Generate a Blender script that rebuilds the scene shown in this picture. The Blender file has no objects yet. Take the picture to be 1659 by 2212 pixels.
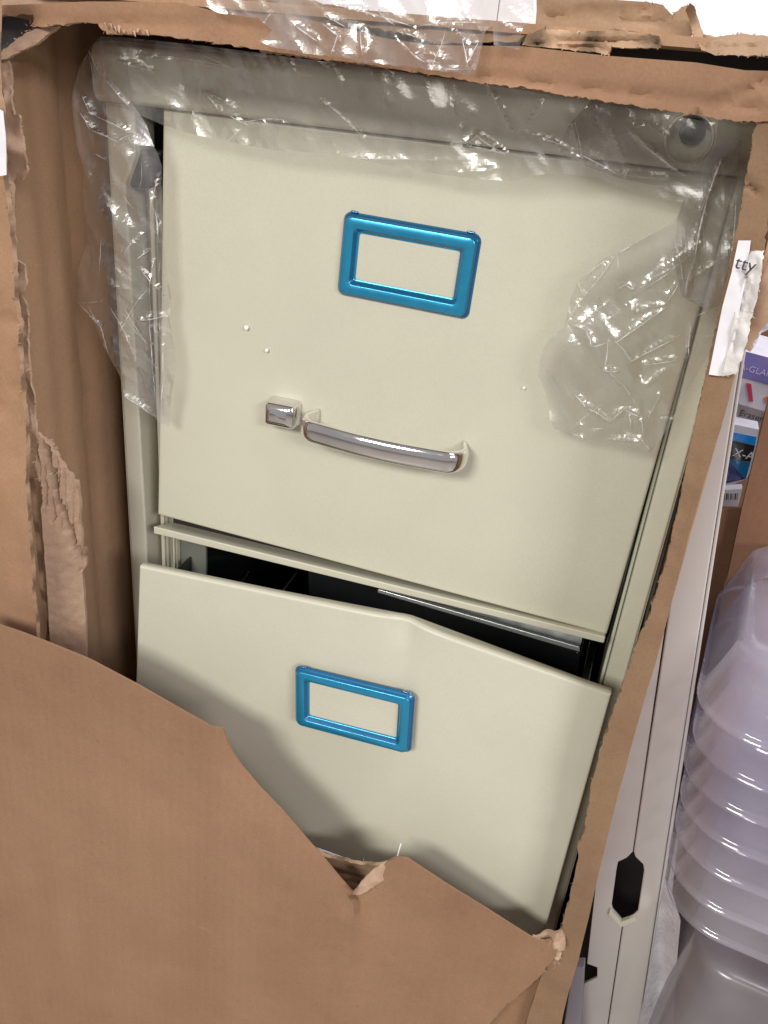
import bpy, bmesh, math, random
from mathutils import Vector, noise, Matrix
from mathutils.geometry import delaunay_2d_cdt
random.seed(7)
C = bpy.context.scene
PI = math.pi
# ------------------------------------------------------------------ camera
CZ = 1.32                       # eye height = height of the cabinet's top rail
S = 0.48                        # camera stands this far in front of the cabinet face (world plane y=0)
F = 1808.0; W0, H0 = 1659.0, 2212.0
RX = Vector((0.94335, 0.22294, -0.24574)); RY = Vector((0.31920, -0.40768, 0.85552)); RZ = Vector((0.09055, -0.88549, -0.45575))
cam_d = bpy.data.cameras.new('camera'); cam = bpy.data.objects.new('camera', cam_d); C.collection.objects.link(cam)
right = Vector((RX[0], RY[0], RZ[0])); down = Vector((RX[1], RY[1], RZ[1])); fwd = Vector((RX[2], RY[2], RZ[2]))
m = Matrix((right, -down, -fwd)).transposed().to_4x4(); m.translation = Vector((0, -S, CZ)); cam.matrix_world = m
cam_d.sensor_fit = 'HORIZONTAL'; cam_d.sensor_width = 36; cam_d.lens = 36 * F / W0; cam_d.clip_start = .01; cam_d.clip_end = 50
C.camera = cam
# ------------------------------------------------------------------ world and lamps (indoor, ceiling fluorescents)
w = bpy.data.worlds.new('World'); C.world = w; w.use_nodes = True
bg = w.node_tree.nodes['Background']; bg.inputs[0].default_value = (1, .96, .96, 1); bg.inputs[1].default_value = .34
def area(name, loc, target, sx, sy, power, col):
    d = bpy.data.lights.new(name, 'AREA'); d.shape = 'RECTANGLE'; d.size = sx; d.size_y = sy; d.energy = power; d.color = col
    o = bpy.data.objects.new(name, d); C.collection.objects.link(o); o.location = loc
    o.rotation_euler = (Vector(target) - Vector(loc)).to_track_quat('-Z', 'Y').to_euler(); return o
area('ceiling_lamp', (-.8, -2.9, 2.70), (-.15, 0, 1.1), 1.2, .62, 73, (1, .98, .90))
area('ceiling_lamp', (2.3, -2.5, 2.6), (-.2, 0, 1.1), 1.2, .5, 58, (1, .93, .93))
area('ceiling_lamp', (.9, -.2, 3.1), (.2, .1, 1.1), 1.2, .5, 36, (.92, .92, 1))
C.view_settings.view_transform = 'Standard'; C.view_settings.look = 'None'; C.view_settings.exposure = 0; C.view_settings.gamma = 1
C.render.engine = 'CYCLES'
C.cycles.max_bounces = 10; C.cycles.transparent_max_bounces = 32

# ------------------------------------------------------------------ helpers
def ray(u, v):
    c = Vector((u - W0 / 2, v - H0 / 2, F)); return Vector((RX.dot(c), RY.dot(c), RZ.dot(c)))
O = Vector((0, -S, CZ))
def P(u, v, y=0):                       # point on the plane y = const
    r = ray(u, v); return O + r * ((y + S) / r.y)
def PX(u, v, x):
    r = ray(u, v); return O + r * (x / r.x)
def PZ(u, v, z):
    r = ray(u, v); return O + r * ((z - CZ) / r.z)

def link(o):
    C.collection.objects.link(o); return o
def thing(name, label, cat, loc, group=None):
    o = link(bpy.data.objects.new(name, None)); o.location = loc; o.empty_display_size = .05
    bpy.context.view_layer.update()
    o['label'] = label; o['category'] = cat
    if group: o['group'] = group
    return o
def tag(o, label, cat, group=None):
    o['label'] = label; o['category'] = cat
    if group: o['group'] = group
    return o
def rootloc(p):
    v = Vector((0, 0, 0))
    while p: v = v + p.location; p = p.parent
    return v
def mesh(name, verts, faces, mat, parent=None, smooth=False, label=None, mats=None, idx=None, base=None):
    off = rootloc(parent) if parent else (Vector(base) if base else sum((Vector(v) for v in verts), Vector()) / len(verts))
    me = bpy.data.meshes.new(name); me.from_pydata([tuple(Vector(v) - off) for v in verts], [], faces)
    for mm in (mats or [mat]): me.materials.append(mm)
    if idx:
        for p, i in zip(me.polygons, idx): p.material_index = i
    if smooth:
        for p in me.polygons: p.use_smooth = True
    bm = bmesh.new(); bm.from_mesh(me); bmesh.ops.recalc_face_normals(bm, faces=bm.faces); bm.to_mesh(me); bm.free()
    o = link(bpy.data.objects.new(name, me))
    if parent: o.parent = parent
    else: o.location = off
    if label: o['label'] = label
    return o
def bevel(o, wd, seg=3, ang=30):
    b = o.modifiers.new('bevel', 'BEVEL'); b.width = wd; b.segments = seg; b.limit_method = 'ANGLE'; b.angle_limit = math.radians(ang)
    for p in o.data.polygons: p.use_smooth = True
    n = o.modifiers.new('wn', 'WEIGHTED_NORMAL'); n.keep_sharp = False
    return o
BF = [(0, 1, 2, 3), (4, 7, 6, 5), (0, 4, 5, 1), (1, 5, 6, 2), (2, 6, 7, 3), (3, 7, 4, 0)]
def hexa(name, q, dv, mat, parent=None, bv=.001, seg=3, **k):     # quad q (4 points) extruded by dv
    q = [Vector(p) for p in q]; dv = Vector(dv)
    o = mesh(name, q + [p + dv for p in q], BF, mat, parent, **k)
    return bevel(o, bv, seg) if bv else o
def box(name, a, b, mat, parent=None, bv=.001, **k):
    x0, y0, z0 = a; x1, y1, z1 = b
    return hexa(name, [(x0, y0, z0), (x1, y0, z0), (x1, y0, z1), (x0, y0, z1)], (0, y1 - y0, 0), mat, parent, bv, **k)
def inside(p, poly):
    x, y = p; r = False; n = len(poly)
    for i in range(n):
        x1, y1 = poly[i]; x2, y2 = poly[i - 1]
        if (y1 > y) != (y2 > y) and x < (x2 - x1) * (y - y1) / (y2 - y1) + x1: r = not r
    return r
def segd(p, a, b):
    dx, dy = b[0] - a[0], b[1] - a[1]; L = dx * dx + dy * dy
    t = max(0, min(1, ((p[0] - a[0]) * dx + (p[1] - a[1]) * dy) / L)) if L else 0
    return math.hypot(p[0] - a[0] - t * dx, p[1] - a[1] - t * dy), t
def outline(pts, step=14, jag=2.2):
    """pts: (u,v) or (u,v,amp): amp = raggedness (px) of the segment leaving that point"""
    out = []
    for i, p in enumerate(pts):
        q = pts[(i + 1) % len(pts)]; amp = p[2] if len(p) > 2 else 0
        L = math.hypot(q[0] - p[0], q[1] - p[1]); st = max(4, min(step, 7 if amp else step)); n = max(1, int(L / st))
        for k in range(n):
            t = k / n; u = p[0] + (q[0] - p[0]) * t; v = p[1] + (q[1] - p[1]) * t
            if amp and k: 
                a = amp * (random.uniform(-1, 1) * .7 + noise.noise(Vector((u * .05, v * .05, 3))) * 1.2)
                u += -(q[1] - p[1]) / L * a; v += (q[0] - p[0]) / L * a
            out.append((u, v, amp))
    return out
def sheet(name, pts, fn, mat, parent=None, thick=.0035, tdir=(0, 1, 0), grid=16, jag=0, smooth=True, edge_mat=None, frays=0, label=None, ol=None, relief=None):
    o2 = ol or outline(pts, jag=jag); poly = [(a, b) for a, b, c in o2]; n = len(poly)
    us = [p[0] for p in poly]; vs = [p[1] for p in poly]
    pts2 = [Vector(p) for p in poly]
    u = min(us) + grid * .5
    while u < max(us):
        v = min(vs) + grid * .5
        while v < max(vs):
            q = (u + random.uniform(-.2, .2) * grid, v + random.uniform(-.2, .2) * grid)
            if inside(q, poly) and min(segd(q, poly[i - 1], poly[i])[0] for i in range(n)) > grid * .35: pts2.append(Vector(q))
            v += grid
        u += grid
    V, Ed, Fc, ov, oe, of = delaunay_2d_cdt(pts2, [(i, (i + 1) % n) for i in range(n)], [], 1, 1e-4)
    v3 = []
    for q in V:
        p = Vector(fn(q[0], q[1]))
        if relief: p = p + relief(q[0], q[1], p)
        v3.append(p)
    faces = [tuple(f) for f in Fc if inside(((V[f[0]][0] + V[f[1]][0] + V[f[2]][0]) / 3, (V[f[0]][1] + V[f[1]][1] + V[f[2]][1]) / 3), poly)]
    idx = [0] * len(faces)
    if thick:
        td = Vector(tdir) * thick; N = len(v3); v3 = v3 + [p + td for p in v3]
        cnt = {}
        for f in faces:
            for a, b in ((f[0], f[1]), (f[1], f[2]), (f[2], f[0])): cnt.setdefault((min(a, b), max(a, b)), []).append((a, b))
        side = [e[0] for e in cnt.values() if len(e) == 1]
        back = [tuple(i + N for i in reversed(f)) for f in faces]
        sf = [(b, a, a + N, b + N) for a, b in side]
        idx = [0] * (len(faces) + len(back)) + [1 if edge_mat else 0] * len(sf); faces = faces + back + sf
    if frays:
        for i in range(n):
            if o2[i][2] > 0 and random.random() < frays:
                a = poly[i]; L = random.uniform(3, 9) ; th = random.uniform(0, 2 * PI); wv = random.uniform(1.5, 4)
                base = Vector(fn(*a)); e1 = Vector(fn(a[0] + wv * math.sin(th), a[1] - wv * math.cos(th))); e2 = Vector(fn(a[0] + L * math.cos(th), a[1] + L * math.sin(th)))
                e2 = e2 + Vector((0, random.uniform(-.004, .003), 0))
                k = len(v3); v3 += [base, e1, e2]; faces.append((k, k + 1, k + 2)); idx.append(0)
    mats = [mat, edge_mat] if edge_mat else [mat]
    o = mesh(name, v3, faces, mat, parent, label=label, mats=mats, idx=idx)
    if smooth:
        for p in o.data.polygons: p.use_smooth = True
        if thick: o.data.set_sharp_from_angle(angle=math.radians(48))
    return o
def loft(rings, close=True, cap=True):
    v = []; f = []; n = len(rings[0])
    for r in rings: v += [tuple(p) for p in r]
    for i in range(len(rings) - 1):
        for k in range(n if close else n - 1):
            a = i * n + k; b = i * n + (k + 1) % n; f.append((a, b, b + n, a + n))
    if cap: f.append(tuple(range(n))[::-1]); f.append(tuple(range((len(rings) - 1) * n, len(rings) * n)))
    return v, f
def rrect(wx, wz, r, n=6):
    out = []
    for cx, cz, a0 in ((wx / 2 - r, wz / 2 - r, 0), (-wx / 2 + r, wz / 2 - r, 90), (-wx / 2 + r, -wz / 2 + r, 180), (wx / 2 - r, -wz / 2 + r, 270)):
        for k in range(n + 1):
            a = math.radians(a0 + 90 * k / n); out.append((cx + r * math.cos(a), cz + r * math.sin(a)))
    return out
def text(name, s, size, origin, xdir, zdir, mat, parent, depth=.0002, label=None, shear=0, align='LEFT'):
    cu = bpy.data.curves.new(name, 'FONT'); cu.body = s; cu.size = size; cu.extrude = depth; cu.shear = shear; cu.align_x = align
    to = bpy.data.objects.new(name, cu); C.collection.objects.link(to); bpy.context.view_layer.update()
    me = bpy.data.meshes.new_from_object(to.evaluated_get(bpy.context.evaluated_depsgraph_get())); bpy.data.objects.remove(to)
    X = Vector(xdir).normalized(); Z = Vector(zdir); Z = (Z - X * Z.dot(X)).normalized(); Y = X.cross(Z)
    vs = [Vector(origin) + X * v.co.x + Z * v.co.y + Y * -v.co.z for v in me.vertices]
    return mesh(name, vs, [tuple(p.vertices) for p in me.polygons], mat, parent, label=label)

# ------------------------------------------------------------------ materials
def mat(name):
    mm = bpy.data.materials.new(name); mm.use_nodes = True; nt = mm.node_tree; return mm, nt, nt.nodes['Principled BSDF'], nt.nodes['Material Output']
def nd(nt, t, **k):
    n = nt.nodes.new(t)
    for a, b in k.items():
        if a in n.inputs: n.inputs[a].default_value = b
        else: setattr(n, a, b)
    return n
def noisy(nt, scale, detail=4, vec=None, rough=.6):
    n = nd(nt, 'ShaderNodeTexNoise'); n.inputs['Scale'].default_value = scale; n.inputs['Detail'].default_value = detail; n.inputs['Roughness'].default_value = rough
    nt.links.new(vec or coord(nt), n.inputs['Vector']); return n.outputs['Fac']
def coord(nt):
    g = nt.nodes.get('GEO') or nt.nodes.new('ShaderNodeNewGeometry'); g.name = 'GEO'; return g.outputs['Position']
def ramp(nt, fac, stops):
    r = nd(nt, 'ShaderNodeValToRGB'); e = r.color_ramp.elements
    while len(e) < len(stops): e.new(.5)
    for el, (p, c) in zip(e, stops): el.position = p; el.color = (*c, 1) if len(c) == 3 else c
    nt.links.new(fac, r.inputs[0]); return r.outputs[0]
def bump(nt, h, strength, dist, prev=None):
    b = nd(nt, 'ShaderNodeBump', Strength=strength, Distance=dist); nt.links.new(h, b.inputs['Height'])
    if prev: nt.links.new(prev, b.inputs['Normal'])
    return b.outputs['Normal']
def mapping(nt, scale, rot=(0, 0, 0)):
    mp = nd(nt, 'ShaderNodeMapping'); mp.inputs['Scale'].default_value = scale; mp.inputs['Rotation'].default_value = rot
    nt.links.new(coord(nt), mp.inputs['Vector']); return mp.outputs[0]

def painted(name, col, rough=.36, orange=.12, mott=.03, spec=.5):
    mm, nt, b, o = mat(name)
    lo = tuple(c * (1 - mott) for c in col); hi = tuple(min(1, c * (1 + mott)) for c in col)
    c0 = ramp(nt, noisy(nt, 14, 5), [(.3, lo), (.7, hi)]); mx = nd(nt, 'ShaderNodeMix', data_type='RGBA', blend_type='MULTIPLY'); mx.inputs[0].default_value = 1
    nt.links.new(c0, mx.inputs[6]); nt.links.new(ramp(nt, noisy(nt, 1100, 2, rough=.8), [(.3, (.93, .93, .93)), (.7, (1.04, 1.04, 1.04))]), mx.inputs[7])
    m4 = nd(nt, 'ShaderNodeMix', data_type='RGBA', blend_type='MULTIPLY'); m4.inputs[0].default_value = 1
    nt.links.new(mx.outputs[2], m4.inputs[6]); nt.links.new(ramp(nt, noisy(nt, 1, 6, mapping(nt, (160, 160, 45), (0, .5, 0))), [(.20, (.80, .78, .76)), (.27, (1, 1, 1))]), m4.inputs[7])
    nt.links.new(m4.outputs[2], b.inputs['Base Color'])
    nt.links.new(ramp(nt, noisy(nt, 30, 5), [(.3, (rough - .05,) * 3), (.75, (rough + .09,) * 3)]), b.inputs['Roughness'])
    n1 = bump(nt, noisy(nt, 1600, 2), orange, .0002); n1 = bump(nt, noisy(nt, 18, 2), .25, .0012, n1)
    nt.links.new(n1, b.inputs['Normal']); b.inputs['Specular IOR Level'].default_value = spec; return mm
def cardboard(name, col, flute='x', amp=.12, spots=True):
    mm, nt, b, o = mat(name)
    f1 = noisy(nt, 5, 6); lo = tuple(c * .78 for c in col); hi = tuple(min(1, c * k) for c, k in zip(col, (1.12, 1.16, 1.14)))
    base = ramp(nt, f1, [(.28, lo), (.52, col), (.74, hi)])
    fine = noisy(nt, 620, 3, rough=.8)
    mx = nd(nt, 'ShaderNodeMix', data_type='RGBA', blend_type='MULTIPLY'); mx.inputs[0].default_value = 1
    nt.links.new(base, mx.inputs[6]); nt.links.new(ramp(nt, fine, [(.25, (.86, .85, .84)), (.7, (1.06, 1.06, 1.06))]), mx.inputs[7]); colo = mx.outputs[2]
    if spots:      # dark flecks in recycled liner
        sp = noisy(nt, 150, 2); m2 = nd(nt, 'ShaderNodeMix', data_type='RGBA', blend_type='MULTIPLY'); m2.inputs[0].default_value = 1
        nt.links.new(colo, m2.inputs[6]); nt.links.new(ramp(nt, sp, [(.18, (.80, .78, .76)), (.28, (1, 1, 1))]), m2.inputs[7]); colo = m2.outputs[2]
        st = noisy(nt, 1, 5, mapping(nt, (9, 9, 1.2) if flute == 'x' else (1.2, 9, 9))); m3 = nd(nt, 'ShaderNodeMix', data_type='RGBA', blend_type='MULTIPLY'); m3.inputs[0].default_value = 1
        nt.links.new(colo, m3.inputs[6]); nt.links.new(ramp(nt, st, [(.3, (.88, .87, .86)), (.62, (1.04, 1.04, 1.04))]), m3.inputs[7]); colo = m3.outputs[2]
    sc_ = noisy(nt, 1, 7, mapping(nt, (14, 14, 60), (.3, .9, .4)), rough=.7); m5 = nd(nt, 'ShaderNodeMix', data_type='RGBA', blend_type='MIX'); m5.inputs[7].default_value = (*[min(1, c * 1.5 + .03) for c in col], 1)
    nt.links.new(ramp(nt, sc_, [(.66, (0, 0, 0)), (.80, (.6, .6, .6))]), m5.inputs[0]); nt.links.new(colo, m5.inputs[6]); colo = m5.outputs[2]
    nt.links.new(colo, b.inputs['Base Color']); b.inputs['Roughness'].default_value = .78; b.inputs['Specular IOR Level'].default_value = .25
    n1 = bump(nt, fine, .35, .0003)
    wv = nd(nt, 'ShaderNodeTexWave', wave_type='BANDS'); wv.bands_direction = 'X'; wv.inputs['Scale'].default_value = 1; wv.inputs['Distortion'].default_value = .6; wv.inputs['Detail'].default_value = 1
    nt.links.new(mapping(nt, (45, 0, 0) if flute == 'x' else (0, 0, 0), (0, 0, 0)) if flute == 'x' else mapping(nt, (45, 45, 45), (0, PI / 2, 0)), wv.inputs['Vector'])
    n1 = bump(nt, wv.outputs['Fac'], amp, .0004, n1); n1 = bump(nt, noisy(nt, 9, 4), .5, .006, n1)
    nt.links.new(n1, b.inputs['Normal']); return mm
def fluted(name, col, direction, scale=140, torn=.6):     # cut or torn edge of corrugated board
    mm, nt, b, o = mat(name)
    wv = nd(nt, 'ShaderNodeTexWave', wave_type='BANDS'); wv.bands_direction = direction; wv.inputs['Scale'].default_value = scale / 10; wv.inputs['Distortion'].default_value = 3.; wv.inputs['Detail'].default_value = 3; wv.inputs['Detail Scale'].default_value = 4
    nt.links.new(coord(nt), wv.inputs['Vector'])
    nt.links.new(ramp(nt, wv.outputs['Fac'], [(.1, tuple(c * .55 for c in col)), (.45, col), (.9, tuple(c * 1.2 for c in col))]), b.inputs['Base Color'])  # darker bands paint the shade inside the flute holes
    b.inputs['Roughness'].default_value = .9
    nt.links.new(bump(nt, noisy(nt, 300, 4), .8, .001, bump(nt, wv.outputs['Fac'], .8, .001)), b.inputs['Normal']); return mm
def simple(name, col, rough=.4, metal=0, coat=0, bs=0, bd=.0002, spec=.5):
    mm, nt, b, o = mat(name); b.inputs['Metallic'].default_value = metal; b.inputs['Coat Weight'].default_value = coat; b.inputs['Coat Roughness'].default_value = .08
    nt.links.new(ramp(nt, noisy(nt, 60, 4), [(.3, tuple(c * .92 for c in col)), (.7, tuple(min(1, c * 1.06) for c in col))]), b.inputs['Base Color'])
    nt.links.new(ramp(nt, noisy(nt, 110, 4), [(.3, (rough * .8,) * 3), (.7, (min(1, rough * 1.3),) * 3)]), b.inputs['Roughness']); b.inputs['Specular IOR Level'].default_value = spec
    if bs: nt.links.new(bump(nt, noisy(nt, 220, 3), bs, bd), b.inputs['Normal'])
    return mm
def film(name, tint=(.9, .895, .88), milk=.05, rough=.1, gloss=1.0, bumpy=.0, mc=(.8, .79, .8, 1), streak=(60, 30, 14)):
    mm, nt, b, o = mat(name); nt.nodes.remove(b)
    tr = nd(nt, 'ShaderNodeBsdfTransparent', Color=(*tint, 1)); gl = nd(nt, 'ShaderNodeBsdfGlossy', Color=(1, 1, 1, 1), Roughness=rough)
    df = nd(nt, 'ShaderNodeBsdfDiffuse', Color=mc); tl = nd(nt, 'ShaderNodeBsdfTranslucent', Color=mc)
    fr = nd(nt, 'ShaderNodeFresnel', IOR=1.5); mu = nd(nt, 'ShaderNodeMath', operation='MULTIPLY'); mu.inputs[1].default_value = gloss * 1.8; mu.use_clamp = True; mn = nd(nt, 'ShaderNodeMath', operation='MINIMUM'); mn.inputs[1].default_value = .30
    n0 = bump(nt, noisy(nt, 40, 2), .25 + bumpy, .0010)
    for s in (gl, fr): nt.links.new(n0, s.inputs['Normal'])
    a = nd(nt, 'ShaderNodeAddShader'); m0 = nd(nt, 'ShaderNodeMixShader', Fac=.5); nt.links.new(df.outputs[0], m0.inputs[1]); nt.links.new(tl.outputs[0], m0.inputs[2])
    m1 = nd(nt, 'ShaderNodeMixShader'); nt.links.new(ramp(nt, noisy(nt, 1, 4, mapping(nt, streak, (0, -.6, 0))), [(.38, (milk * .35,) * 3), (.56, (milk * 1.1,) * 3), (.74, (min(1, milk * 3.2),) * 3)]), m1.inputs[0])
    nt.links.new(tr.outputs[0], m1.inputs[1]); nt.links.new(m0.outputs[0], m1.inputs[2])
    m2 = nd(nt, 'ShaderNodeMixShader'); nt.links.new(fr.outputs[0], mu.inputs[0]); nt.links.new(mu.outputs[0], mn.inputs[0]); nt.links.new(mn.outputs[0], m2.inputs[0]); nt.links.new(m1.outputs[0], m2.inputs[1]); nt.links.new(gl.outputs[0], m2.inputs[2])
    nt.links.new(m2.outputs[0], o.inputs[0]); return mm

M_cream = painted('cream_enamel', (.60, .585, .475), .33)
M_cream2 = painted('cream_enamel_frame', (.60, .585, .475), .32)
M_white = painted('white_enamel', (.53, .50, .48), .38, .1)
M_wall = painted('white_wall', (.86, .85, .88), .7)
M_black = simple('black_metal', (.022, .025, .028), .2, .4, .5, .3)
M_dark = simple('near_black_shade', (.024, .022, .022), .45)
M_steel = simple('steel', (.25, .27, .28), .25, 1, 0, .2)
M_bright = simple('bright_zinc', (.72, .75, .76), .3, .75)
M_chrome = simple('chrome', (.84, .82, .81), .07, 1)
M_blue = simple('blue_film', (.022, .30, .53), .30, .55, .4)
M_blue_edge = simple('blue_film_edge', (.008, .13, .29), .25, .3, .8)
M_rubber = simple('black_plastic', (.03, .027, .025), .5)
KR = (.42, .245, .145)
M_kraft = cardboard('kraft_liner', (.30, .174, .104), 'x', .3)
M_kraft_in = cardboard('kraft_inside', (.43, .272, .165), 'x', .3)
M_kraft_top = cardboard('kraft_band', (.345, .20, .12), 'x', .1)
M_kraft_s = cardboard('kraft_strip', (.26, .162, .096), 'x')
M_kraft_h = cardboard('kraft_flap', (.36, .235, .15), 'z', .5)
M_torn = cardboard('torn_liner', (.46, .315, .22), 'x', .2)
M_edge_x = fluted('board_edge', (.42, .28, .18), 'X', 130)
M_edge_z = fluted('board_edge_side', (.40, .26, .165), 'Z', 110)
M_label = simple('paper_label', (.78, .76, .80), .5, bs=.2)
M_label_torn = simple('torn_label_paper', (.60, .57, .55), .8, bs=.6, bd=.001)
M_ink = simple('ink', (.03, .03, .04), .6)
M_film = film('polythene', (.93, .92, .905), milk=.10, rough=.27, gloss=1.4)
M_film2 = film('polythene_bright', (.92, .905, .89), .14, .27, 1.7, .1)
def fold_mat():
    mm, nt, b, o = mat('polythene_fold'); b.inputs['Base Color'].default_value = (.85, .84, .86, 1); b.inputs['Roughness'].default_value = .22; b.inputs['Specular IOR Level'].default_value = 1
    nt.links.new(ramp(nt, noisy(nt, 120, 3), [(.33, (.10,) * 3), (.62, (.62,) * 3)]), b.inputs['Alpha']); return mm  # fold glints are partly put into this whitish colour
M_fold = fold_mat()
M_shade_wire = simple('plate_shade_wire_grey', (.17, .18, .155), .45)  # dark grey puts shade into the inner plate's colour; divider wires share it
M_foam = simple('foam', (.92, .92, .88), .8)

# ------------------------------------------------------------------ the setting
def plane(name, a, b, mat_, kind='structure'):
    o = box(name, a, b, mat_, None, 0); o['kind'] = kind; return o
M_floor = painted('floor_tile', (.32, .29, .27), .4)
plane('floor', (-4, -5, -.02), (4, 2.0, 0), M_floor)
plane('wall', (-4, 2.0, 0), (4, 2.1, 3.2), M_wall)

# white panels leaning behind the carton (top of the picture)
px = [560, 961, 1076, 1700]
for i, lab in enumerate(('white board behind the carton, left of the seam at the top', 'narrow white board between the two seams above the carton', 'wide white board behind the torn flaps at upper right')):
    q = [P(px[i] + 1, 210, .45), P(px[i + 1] - 1, 210, .45), P(px[i + 1] - 1, -60, .45), P(px[i] + 1, -60, .45)]
    z0 = .9; q = [Vector((q[0].x, .75, z0)), Vector((q[1].x, .75, z0)), q[2] + Vector((0, .3, .25)), q[3] + Vector((0, .3, .25))]
    x0, x1 = P(px[i] + 1, 20, .75).x, P(px[i + 1] - 1, 20, .75).x
    tag(box('display_board', (x0, .75, .0), (x1, .77, 1.75), M_wall), lab, 'board')

# ------------------------------------------------------------------ filing cabinet
XL, XR = -.338, .0395
cab = thing('filing_cabinet', 'cream steel filing cabinet inside a torn carton, second drawer pulled open and dented', 'filing cabinet', ((XL + XR) / 2, .33, 0))
def cz(rel): return CZ + rel * S
TOP = CZ + .006; RB = CZ - .0255      # rail top and bottom
# shell
box('side_panel', (XL, 0, 0), (XL + .0012, .66, TOP), M_cream2, cab, 0)
box('side_panel', (XR - .0012, 0, 0), (XR, .66, TOP), M_cream2, cab, 0)
box('top_panel', (XL + .002, .004, TOP - .002), (XR - .002, .66, TOP + .0008), M_cream2, cab, 0)
box('back_panel', (XL + .002, .655, 0), (XR - .002, .66, TOP - .003), M_dark, cab, 0)
box('base', (XL + .002, .01, 0), (XR - .002, .65, .05), M_dark, cab, 0)
# top rail: bowed profile
prof = [(-.004, TOP), (-.010, TOP - .002), (-.0125, TOP - .007), (-.0115, TOP - .016), (-.0125, TOP - .0245), (-.0115, RB + .002), (-.008, RB), (.014, RB), (.014, TOP)]
v, f = loft([[(x, y, z) for y, z in prof] for x in (XL, XL + .003, (XL + XR) / 2, XR - .003, XR)])
rail = bevel(mesh('top_rail', v, f, M_cream2, cab), .0012, 3)
# left jamb : flat strip with a wider head
jl = [P(228, 215), P(230, 474), P(253, 842), P(289, 1472)]
def jam(y=-.001):
    zt, zb = RB, .3
    xo = XL + .0006
    inner = [(P(290, 229), 0), (P(289, 335), 0), (P(272, 392), 0)]
    xi1 = P(290, 229).x; z1 = P(289, 335).z; z2 = P(272, 396).z; xi2 = P(276, 474).x; xi3 = P(317, 1155).x
    pts = [(xo, zb), (xi3 - .001, zb), (xi3, P(317, 1155).z), (xi2, z2), (xi1, z1), (xi1 + .0005, zt), (xo, zt)]
    n = len(pts); vs = [(x, y, z) for x, z in pts] + [(x, y + .0225, z) for x, z in pts]
    fs = [tuple(range(n)), tuple(range(2 * n - 1, n - 1, -1))] + [(i, (i + 1) % n, n + (i + 1) % n, n + i) for i in range(n)]
    return bevel(mesh('jamb', vs, fs, M_cream2, cab), .0016, 3)
jam()
# recessed channel right of the left jamb: ribs
for (xa, xb, y) in ((-.330, -.309, .0225), (-.3158, -.3128, .008), (-.3190, -.3172, .014), (-.3108, -.3092, .016)):
    box('channel', (xa, y, .3), (xb, y + .003, RB - .038), M_cream2, cab, .0008)
# black plastic guide block
blk = [P(290, 322, .004), P(349, 328, .004), P(323, 408, .004), P(277, 405, .004)]
hexa('guide_block', [blk[3], blk[2], blk[1], blk[0]], (0, .016, 0), M_rubber, cab, .002)
# right jamb
xj = P(1385, 1148, -.002).x
box('jamb', (.0262, -.003, .3), (XR - .0008, .0195, RB), M_cream2, cab, .0015)
box('channel', (.0238, .004, .3), (.0262 - .0003, .018, RB), M_cream2, cab, .0008)
box('channel', (.0222, .012, .3), (.0235, .018, RB), M_steel, cab, .0004)
# lock plug on the rail
lc = P(1488, 300, -.013)
def ringz(r, y, n=32): return [(lc.x + r * math.cos(2 * PI * k / n), y, lc.z + r * math.sin(2 * PI * k / n)) for k in range(n)]
bpy.context.view_layer.update()
v, f = loft([ringz(.0118, -.05), ringz(.0118, -.0005)]); cut = mesh('cut', v, f, M_dark)
bo = rail.modifiers.new('hole', 'BOOLEAN'); bo.object = cut; bo.operation = 'DIFFERENCE'; bo.solver = 'EXACT'
bpy.context.view_layer.update(); me = bpy.data.meshes.new_from_object(rail.evaluated_get(bpy.context.evaluated_depsgraph_get())); rail.modifiers.clear(); rail.data = me
bpy.data.objects.remove(cut)
v, f = loft([ringz(.0117, -.0116), ringz(.0114, -.0129), ringz(.0108, -.0126), ringz(.0104, -.0105), ringz(.0102, .0015)], cap=False)
mesh('lock_sleeve', v, f, simple('sleeve_cream', (.85, .79, .68), .35), cab, True)
v, f = loft([ringz(.0103, .0016), ringz(.0103, .003)]); mesh('lock_plug', v, f, simple('lock_brown', (.34, .30, .25), .5), cab)
v, f = loft([[Vector(p) + Vector((.0008, 0, .0030)) for p in ringz(.0064, .0015)], [Vector(p) + Vector((.0008, 0, .0030)) for p in ringz(.0060, -.0030)]]); mesh('lock_core', v, f, M_rubber, cab)

def holder(c, X, Z, N, wd, ht, parent, tw=0):
    """label holder: moulded frame, c centre on the face, N outward"""
    cs = [(-.0004, .0, .0046), (-.0002, .0008, .0045), (.0010, .0018, .0042), (.0014, .0022, .0041), (.0018, .0040, .0040), (.0024, .0043, .0038), (.0072, .0047, .0026), (.0077, .0044, .0024), (.0092, .0014, .0018), (.0098, .0010, .0015), (.0104, .0009, .0014)]
    rings = []
    for ins, h, r in cs:
        rr = rrect(wd - 2 * ins, ht - 2 * ins, max(.0009, r)); rings.append([c + X * a + Z * b + N * h for a, b in rr])
    v, f = loft(rings, cap=False); n = len(rings[0])
    idx = [1 if i // n in (0, 1, 2, 3, 7) else 0 for i in range(len(f))]
    o = mesh('label_holder', v, f, M_blue, parent, True, mats=[M_blue, M_blue_edge], idx=idx)
    for sx in (-1, 1):
        pc = c + X * sx * (wd / 2 - .006) + Z * (ht / 2 + .0002)
        q = [pc - X * .0025, pc + X * .0025, pc + X * .002 + Z * .0012, pc - X * .002 + Z * .0012]
        hexa('tab', q, N * .002, M_blue_edge, o, .0006)
    q = [c + X * a * (wd / 2 - .0103) + Z * b * (ht / 2 - .0103) + N * .0004 for a, b in ((-1, -1), (1, -1), (1, 1), (-1, 1))]
    hexa('label_card', q, N * .0003, M_card, o, 0)
    return o
M_card = painted('cream_card', (.60, .585, .475), .25, .05, .02)

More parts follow.
